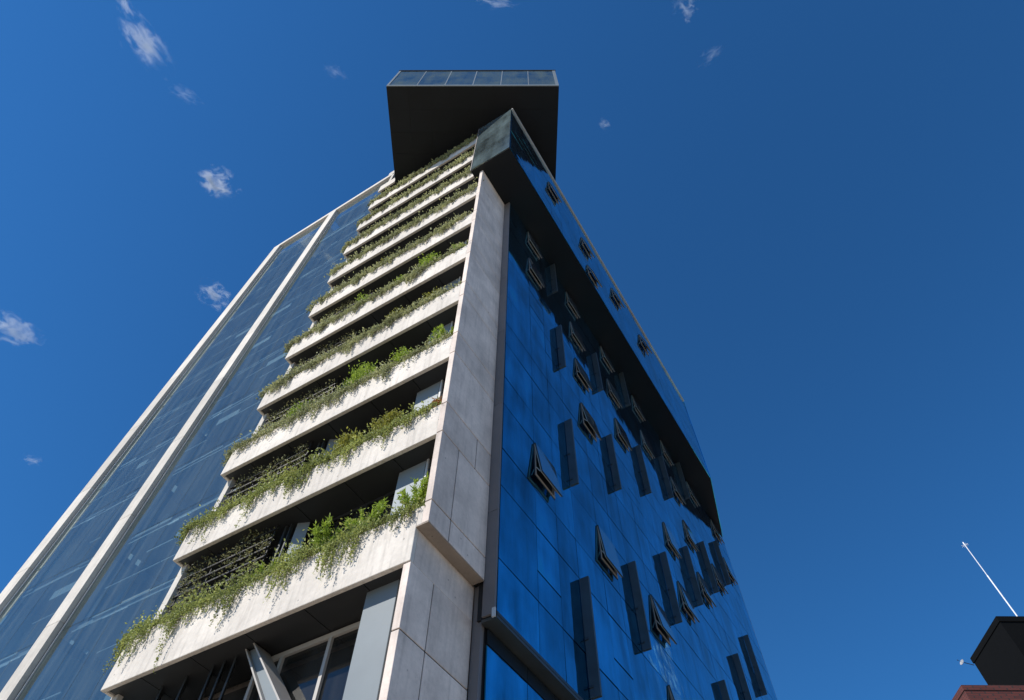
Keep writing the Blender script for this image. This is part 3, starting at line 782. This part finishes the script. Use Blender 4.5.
SH = [
 ('feathery_shrub', 10.25, 8.28, 0, .85, .42, 'feather', 'feathery bright green shrub in the middle of the lowest planter band', 12),
 ('feathery_shrub', 9.15, 8.28, 0, .95, .40, 'feather', 'feathery green shrub on the lowest planter band, next to the blue grey panel', 12),
 ('feathery_shrub', 7.62, 8.25, 0, .85, .34, 'feather', 'upright green shrub at the right end of the lowest planter band, against the pier', 10),
 ('feathery_shrub', 12.1, 8.25, 0, .50, .35, 'feather', 'low yellow green shrub beside the dark posts on the lowest planter band', 8),
 ('dome_shrub', 10.6, 8.25, 1, .62, .36, 'dome', 'round olive green bush on the second planter band, left of the other olive bush', 16),
 ('dome_shrub', 9.15, 8.25, 1, .72, .34, 'dome', 'taller round yellow olive bush on the second planter band, just left of the grey panel', 16),
 ('flowering_shrub', 7.52, 8.3, 1, .52, .18, 'rust', 'small orange leaved plant in front of the side window on the second storey', 9),
 ('dome_shrub', 12.6, 8.25, 1, .35, .28, 'dome', 'low olive tuft in front of the plant rack on the second planter band', 10),
 ('round_shrub', 13.7, 8.25, 2, .62, .42, 'round', 'bright green bush on the left half of the third planter band', 12),
 ('round_shrub', 11.1, 8.25, 2, .85, .50, 'round', 'largest bright green bush, in the middle of the third planter band', 16),
 ('round_shrub', 9.25, 8.25, 2, .55, .36, 'round', 'low bright green bush left of the grey panel on the third planter band', 12),
 ('feathery_shrub', 7.72, 8.25, 2, 1.0, .36, 'feather', 'tall light green shrub at the right end of the third planter band, touching the pier', 12),
 ('dome_shrub', 10.3, 8.25, 3, .65, .36, 'dome', 'yellow green bush in the middle of the fourth planter band', 13),
 ('dome_shrub', 8.45, 8.25, 3, .62, .30, 'dome', 'dull olive bush near the right end of the fourth planter band', 12),
 ('round_shrub', 12.75, 8.25, 4, .62, .40, 'round', 'bright green bush left of centre on the fifth planter band', 11),
 ('round_shrub', 10.5, 8.25, 4, .5, .32, 'round', 'smaller green bush in the middle of the fifth planter band', 9),
 ('round_shrub', 9.3, 8.25, 4, .90, .42, 'round', 'vivid green bush right of centre on the fifth planter band', 14),
 ('round_shrub', 7.7, 8.25, 4, .55, .28, 'round', 'small green bush at the right end of the fifth planter band', 9),
 ('dome_shrub', 12.2, 8.25, 5, .55, .30, 'dome', 'olive bush standing up from the sixth planter band', 9),
 ('dome_shrub', 10.0, 8.25, 7, .62, .30, 'dome', 'yellow green bush on the planter band level with the dark soffit', 9),
]
for nm, l, r, i, hg, rd, kd, lab, ns in SH: shrub(nm, l, r, G(i), hg, rd, kd, lab, ns)

# plant racks (rails with potted tufts) on the left of the lower storeys
RL = ['plant rack of four thin rails in the lowest planted storey', 'plant rack of thin rails behind the second planter band',
      'plant rack of thin rails behind the third planter band', 'plant rack of thin rails behind the fourth planter band',
      'plant rack of thin rails behind the fifth planter band']
PL = ['rows of small dark tufts on the rack in the lowest planted storey', 'rows of small tufts on the rack of the second planted storey',
      'rows of small tufts on the rack of the third planted storey', 'rows of small tufts on the rack of the fourth planted storey',
      'rows of small tufts on the rack of the fifth planted storey']
for i in range(5):
    z0 = F[i] + .3; z1 = F[i + 1]; za = F[i] + BH[i]
    root = empty('plant_rack', W(14.4, 8.45, z0), RL[i], 'plant rack', 'plant racks on the left of the balconies')
    levels = [za + .10 + .31 * k for k in range(8)]
    levels = [q for q in levels if q < z1 - .12]
    for q in levels:
        m = MB(); m.box(12.75, 16.15, 8.40, 8.425, q, q + .028); m.box(12.75, 16.15, 8.50, 8.52, q, q + .028); m.box(12.75, 16.15, 8.405, 8.515, q - .014, q - .002); m.build('rail', M['wire'], root)
    for x in (12.8, 13.9, 15.0, 16.05):
        m = MB(); m.box(x, x + .03, 8.45, 8.48, z0, z1 + .03); m.build('post', M['wire'], root)
    L = Leaves(); st = MB()
    for q in levels:
        x = 12.9
        while x < 16.05:
            if rnd.random() < .6:
                nn = rnd.randint(10, 30); hh = rnd.uniform(.08, .26)
                p = np.stack([x + RG.normal(size=nn) * .08, 8.38 + RG.normal(size=nn) * .07, q + .03 + np.abs(RG.normal(size=nn)) * hh * .7], 1)
                L.add(wl(p), .08 * RG.uniform(.7, 1.3, nn), np.clip(.10 + .60 * RG.random(nn) + (.25 if rnd.random() < .2 else 0), 0, 1), direction=(-.3, 0, .3), spread=.8)
                st.tube([W(x, 8.46, q), W(x, 8.44, q + hh)], .006, 4)
            x += rnd.uniform(.13, .26)
    o = L.build('rack_plants', M['rackleaf'], None, W(14.4, 8.78, z0), st, M['stem'])
    tag(o, PL[i], 'plants', 'tufts growing on the plant racks')

# ---------------------------------------------------------------- neighbour far right
nb = Vector((-5.4, 74.8))
def nbp(w, d): p = nb + bw * w + bd * d; return (p.x, p.y)
zb = 37.5
bk = empty('brick_building', W(*nbp(13, 10), GND), 'dark red brick building with a black rooftop block, far right corner', 'building')
m = MB(); m.prism([nbp(0, 0), nbp(26, 0), nbp(26, 22), nbp(0, 22)], GND, zb - .5); m.build('brick_wall', M['brick'], bk)
m = MB(); m.prism([nbp(-.06, -.06), nbp(26.06, -.06), nbp(26.06, 22.06), nbp(-.06, 22.06)], zb - .497, zb); m.build('parapet', M['brick'], bk)
m = MB(); m.prism([nbp(11.5, 4.2), nbp(24, 4.2), nbp(24, 12.0), nbp(11.5, 12.0)], zb - .4, 47.6); m.build('rooftop_block', M['matte'], bk)
m = MB(); m.prism([nbp(11.42, 4.1), nbp(24.1, 4.1), nbp(24.1, 12.1), nbp(11.42, 12.1)], 47.6, 48.25); m.build('roof_slab', M['matte'], bk)
for k in range(4):
    m = MB(); a = 3 + k * 5.6
    for zz0 in (8, 14, 20, 26): m.prism([nbp(a, -.03), nbp(a + 2.2, -.03), nbp(a + 2.2, .05), nbp(a, .05)], zz0, zz0 + 2.6)
    m.build('window', M['black'], bk)
mp_ = W(-.175 * 87, .985 * 87, 47.9)
ms = empty('antenna_mast', mp_, 'thin white antenna mast on the roof of the black block', 'antenna')
m = MB(); m.tube([mp_, mp_ + Vector((0, 0, 6.2))], .075, 8); m.tube([mp_ + Vector((0, 0, 6.2)), mp_ + Vector((0, 0, 10.9))], .05, 8); m.build('pole', M['mast'], ms, mp_)
top = mp_ + Vector((0, 0, 10.9))
m = MB()
for k in range(4):
    a = k * math.pi / 4 + .3; d = Vector((math.cos(a), math.sin(a), 0)) * .42
    m.tube([top - d, top + d], .02, 5)
m.tube([top + Vector((0, 0, -.3)), top + Vector((0, 0, .5))], .06, 6)
m.build('aerial', M['mast'], ms, top)
dp = W(-8.75, 91.5, 48.0)
ds = empty('satellite_dish', dp, 'small white satellite dish on the corner of the black block', 'dish')
m = MB(); seg = 14; ax = Vector((-.6, .6, .35)).normalized(); xa = ax.cross(Vector((0, 0, 1))).normalized(); ya = ax.cross(xa)
c0 = dp + Vector((0, .7, .3))
rings = [(0.02, 0), (.18, .03), (.34, .10)]
pts = []
for off in (0, -.03):
    for R, dz in rings: pts += [c0 + ax * (dz + off) + xa * R * math.cos(2 * math.pi * k / seg) + ya * R * math.sin(2 * math.pi * k / seg) for k in range(seg)]
fs = []
for lay in (0, 3):
    for q in range(2):
        for k in range(seg): fs.append(((lay + q) * seg + k, (lay + q) * seg + (k + 1) % seg, (lay + q + 1) * seg + (k + 1) % seg, (lay + q + 1) * seg + k))
for k in range(seg): fs.append((2 * seg + k, 2 * seg + (k + 1) % seg, 5 * seg + (k + 1) % seg, 5 * seg + k))
m.add(pts, fs); m.build('reflector', M['dish'], ds, dp)
m = MB(); m.tube([dp + Vector((.3, -.3, -.2)), dp + Vector((0, .55, .25))], .05, 6); m.build('bracket', M['wire'], ds, dp)
m = MB(); m.tube([c0, c0 + ax * .55], .015, 5); m.tube([c0 + ax * .5, c0 + ax * .62], .05, 6); m.build('feed_arm', M['wire'], ds, dp)

# ---------------------------------------------------------------- ground
def sheet(name, x0, x1, y0, y1, z, mat):
    me = bpy.data.meshes.new(name); me.from_pydata([(x0, y0, z), (x1, y0, z), (x1, y1, z), (x0, y1, z)], [], [(0, 1, 2, 3)]); me.materials.append(mat)
    o = bpy.data.objects.new(name, me); COL.objects.link(o); tag(o, kind='structure'); return o
sheet('ground', -3000, 3000, -3000, 3000, 0, M['ground'])
sheet('road', -8, -1.5, -400, 400, .004, M['asphalt'])
m = MB(); m.add([Vector((x, y, z)) for z in (.005, .125) for x, y in ((-1.3, -400), (-1.3, 400), (7.4, 400), (7.4, -400))], MB.BOXF); tag(m.build('pavement', M['ground']), kind='structure')
m = MB(); m.add([Vector((x, y, z)) for z in (.005, .13) for x, y in ((-1.5, -400), (-1.5, 400), (-1.302, 400), (-1.302, -400))], MB.BOXF); tag(m.build('kerb', M['kerb']), kind='structure')
m = MB()
for k in range(-30, 30): m.add([Vector((x, y, .008)) for x, y in ((-4.85, k * 6), (-4.7, k * 6), (-4.7, k * 6 + 3), (-4.85, k * 6 + 3))], [(0, 1, 2, 3)])
tag(m.build('road_marking', M['paint']), kind='structure')

# ---------------------------------------------------------------- clouds: small puffs of vapour
def cloud_mat(name, dens, scale, seed, thr):
    m = new_mat(name); n, l = nt(m); n.remove(pbsdf(m)); out = n['Material Output']
    tc = n.new('ShaderNodeTexCoord'); mp = n.new('ShaderNodeMapping'); mp.inputs['Location'].default_value = (seed * 3.7, seed * 1.3, seed)
    l.new(tc.outputs['Object'], mp.inputs['Vector'])
    no = n.new('ShaderNodeTexNoise'); no.inputs['Scale'].default_value = scale; no.inputs['Detail'].default_value = 8; no.inputs['Roughness'].default_value = .62; no.inputs['Distortion'].default_value = .6
    l.new(mp.outputs['Vector'], no.inputs['Vector'])
    ln = n.new('ShaderNodeVectorMath'); ln.operation = 'LENGTH'; l.new(tc.outputs['Object'], ln.inputs[0])
    fo_ = n.new('ShaderNodeMapRange'); l.new(ln.outputs['Value'], fo_.inputs['Value']); fo_.inputs['From Min'].default_value = .0; fo_.inputs['From Max'].default_value = 1.0
    fo_.inputs['To Min'].default_value = .10; fo_.inputs['To Max'].default_value = -.22
    ad = n.new('ShaderNodeMath'); ad.operation = 'ADD'; l.new(no.outputs['Fac'], ad.inputs[0]); l.new(fo_.outputs[0], ad.inputs[1])
    mr = n.new('ShaderNodeMapRange'); l.new(ad.outputs[0], mr.inputs['Value']); mr.inputs['From Min'].default_value = thr; mr.inputs['From Max'].default_value = thr + .32
    mr.inputs['To Max'].default_value = dens
    vs = n.new('ShaderNodeVolumePrincipled'); vs.inputs['Color'].default_value = (.95, .96, 1, 1); vs.inputs['Anisotropy'].default_value = .2
    l.new(mr.outputs[0], vs.inputs['Density']); l.new(vs.outputs[0], out.inputs['Volume'])
    return m
# direction (l, r, up), angular width and height in picture units, roll, density
CL = [((.4479, -.1429, .8826), 64, 30, 50, 1.0, 'largest cloud, a ragged diagonal streak at the upper left'),
      ((.4366, -.1832, .8808), 30, 14, 60, .5, 'faint wisp above the diagonal streak cloud, at the top edge'),
      ((.4913, .0315, .8704), 38, 32, 20, 1.0, 'small bright puff of cloud in the open sky left of the dark rooftop box'),
      ((.5712, .1432, .8082), 38, 26, 25, .8, 'small cloud touching the slanting left roof edge of the tower'),
      ((.7279, .0316, .685), 44, 28, 25, .8, 'small wispy cloud at the left edge of the picture'),
      ((.7806, .1581, .6047), 18, 10, 10, .5, 'tiny faint cloud low at the left, beside the glazed block'),
      ((.0612, .0481, .997), 40, 14, 0, .8, 'small cloud cut by the top edge above the dark rooftop box'),
      ((-.1471, .1777, .973), 26, 22, 30, .3, 'faint round cloud at the top edge, right of the tower'),
      ((.0096, .2555, .9668), 18, 14, 20, .16, 'tiny faint cloud just right of the dark rooftop box'),
      ((-.1529, .246, .9571), 34, 16, -40, .14, 'very faint streak of cloud in the upper right sky'),
      ((.454, -.0735, .888), 30, 16, 30, .15, 'faint patch of cloud just below the diagonal streak cloud'),
      ((.2921, .0042, .9564), 26, 14, 30, .14, 'faint patch of cloud at the upper left of the rooftop box')]
DIST = 1500.0
for k, (d, w, hh, roll, dn, lab) in enumerate(CL):
    dv = Vector((d[1], d[0], d[2])); c = dv * DIST + Vector((0, 0, H))
    # a picture unit is 1/661 rad at the middle and a little less off-axis
    sw = w / 661 * DIST * .62; sh_ = hh / 661 * DIST * .62
    me = bpy.data.meshes.new('cloud'); bm = bmesh.new(); bmesh.ops.create_icosphere(bm, subdivisions=3, radius=1.0)
    from mathutils import noise as mn
    for v in bm.verts: v.co *= .92 + .22 * mn.noise(v.co * 1.8 + Vector((k * 7.1, 0, 0)))
    bm.to_mesh(me); bm.free()
    me.materials.append(cloud_mat('cloud_vapour', (.10 * dn * 60 / max(w, 20)), 2.3, k + 2, .47))
    o = bpy.data.objects.new('cloud', me); COL.objects.link(o); o.location = c
    CLR = getattr(sc, '_none', None)
    fwd = -dv
    fw = Vector((.4495, .2789, .8486)); rt = fw.cross(Vector((0, 0, 1))).normalized(); dn_ = fw.cross(rt).normalized()
    a = math.radians(roll); ex = (rt * math.cos(a) + dn_ * math.sin(a)); ex = (ex - dv * ex.dot(dv)).normalized(); ey = dv.cross(ex).normalized()
    R = Matrix((ex, ey, dv)).transposed().to_4x4()
    o.rotation_euler = R.to_euler(); o.scale = (sw, sh_, min(sw, sh_) * .8)
    tag(o, lab, 'cloud', 'small clouds in the blue sky')

# ---------------------------------------------------------------- light, sky, camera
sun_dir = Vector((-1.0, .56, 1.0)).normalized()
sd = bpy.data.lights.new('sun', 'SUN'); sd.energy = 5.0; sd.angle = math.radians(.5); sd.color = (1, .95, .88)
so_ = bpy.data.objects.new('sun', sd); COL.objects.link(so_); so_.rotation_euler = (-sun_dir).to_track_quat('-Z', 'Y').to_euler(); so_.location = (0, 0, 100)
w = bpy.data.worlds.new('World'); sc.world = w; w.use_nodes = True
n = w.node_tree.nodes; l = w.node_tree.links
sky = n.new('ShaderNodeTexSky'); sky.sky_type = 'NISHITA'; sky.sun_disc = False
sky.sun_elevation = math.asin(sun_dir.z); sky.sun_rotation = math.atan2(sun_dir.x, sun_dir.y)
sky.altitude = 0; sky.air_density = 1.0; sky.dust_density = 0; sky.ozone_density = 8
pol = n.new('ShaderNodeVectorMath'); pol.operation = 'MULTIPLY'; pol.inputs[1].default_value = (.41, .99, 1.27)   # deep polarised blue
l.new(sky.outputs[0], pol.inputs[0]); l.new(pol.outputs[0], n['Background'].inputs['Color']); n['Background'].inputs['Strength'].default_value = .095

P = (512, 350); f = 661.0
U = Vector((519 - 512, -62 - 350, f)).normalized()
l_ = Vector((-1520 - 512, 1376 - 350, f)); l_ = (l_ - U * l_.dot(U)).normalized(); r_ = U.cross(l_)
if r_.x < 0: r_ = -r_
right = Vector((r_.x, l_.x, U.x)); down = Vector((r_.y, l_.y, U.y)); fwd = Vector((r_.z, l_.z, U.z))
cd = bpy.data.cameras.new('camera'); cam = bpy.data.objects.new('camera', cd); COL.objects.link(cam)
R = Matrix((right, -down, -fwd)).transposed().to_4x4(); R.translation = (0, 0, H); cam.matrix_world = R
cd.sensor_width = 36; cd.lens = f / 1024 * 36; cd.clip_start = .1; cd.clip_end = 12000
sc.camera = cam
sc.view_settings.view_transform = 'Standard'; sc.view_settings.look = 'None'; sc.view_settings.gamma = 1; sc.view_settings.exposure = 0.14
sc.view_settings.use_curve_mapping = False
sc.cycles.transparent_max_bounces = 16; sc.cycles.volume_max_steps = 128
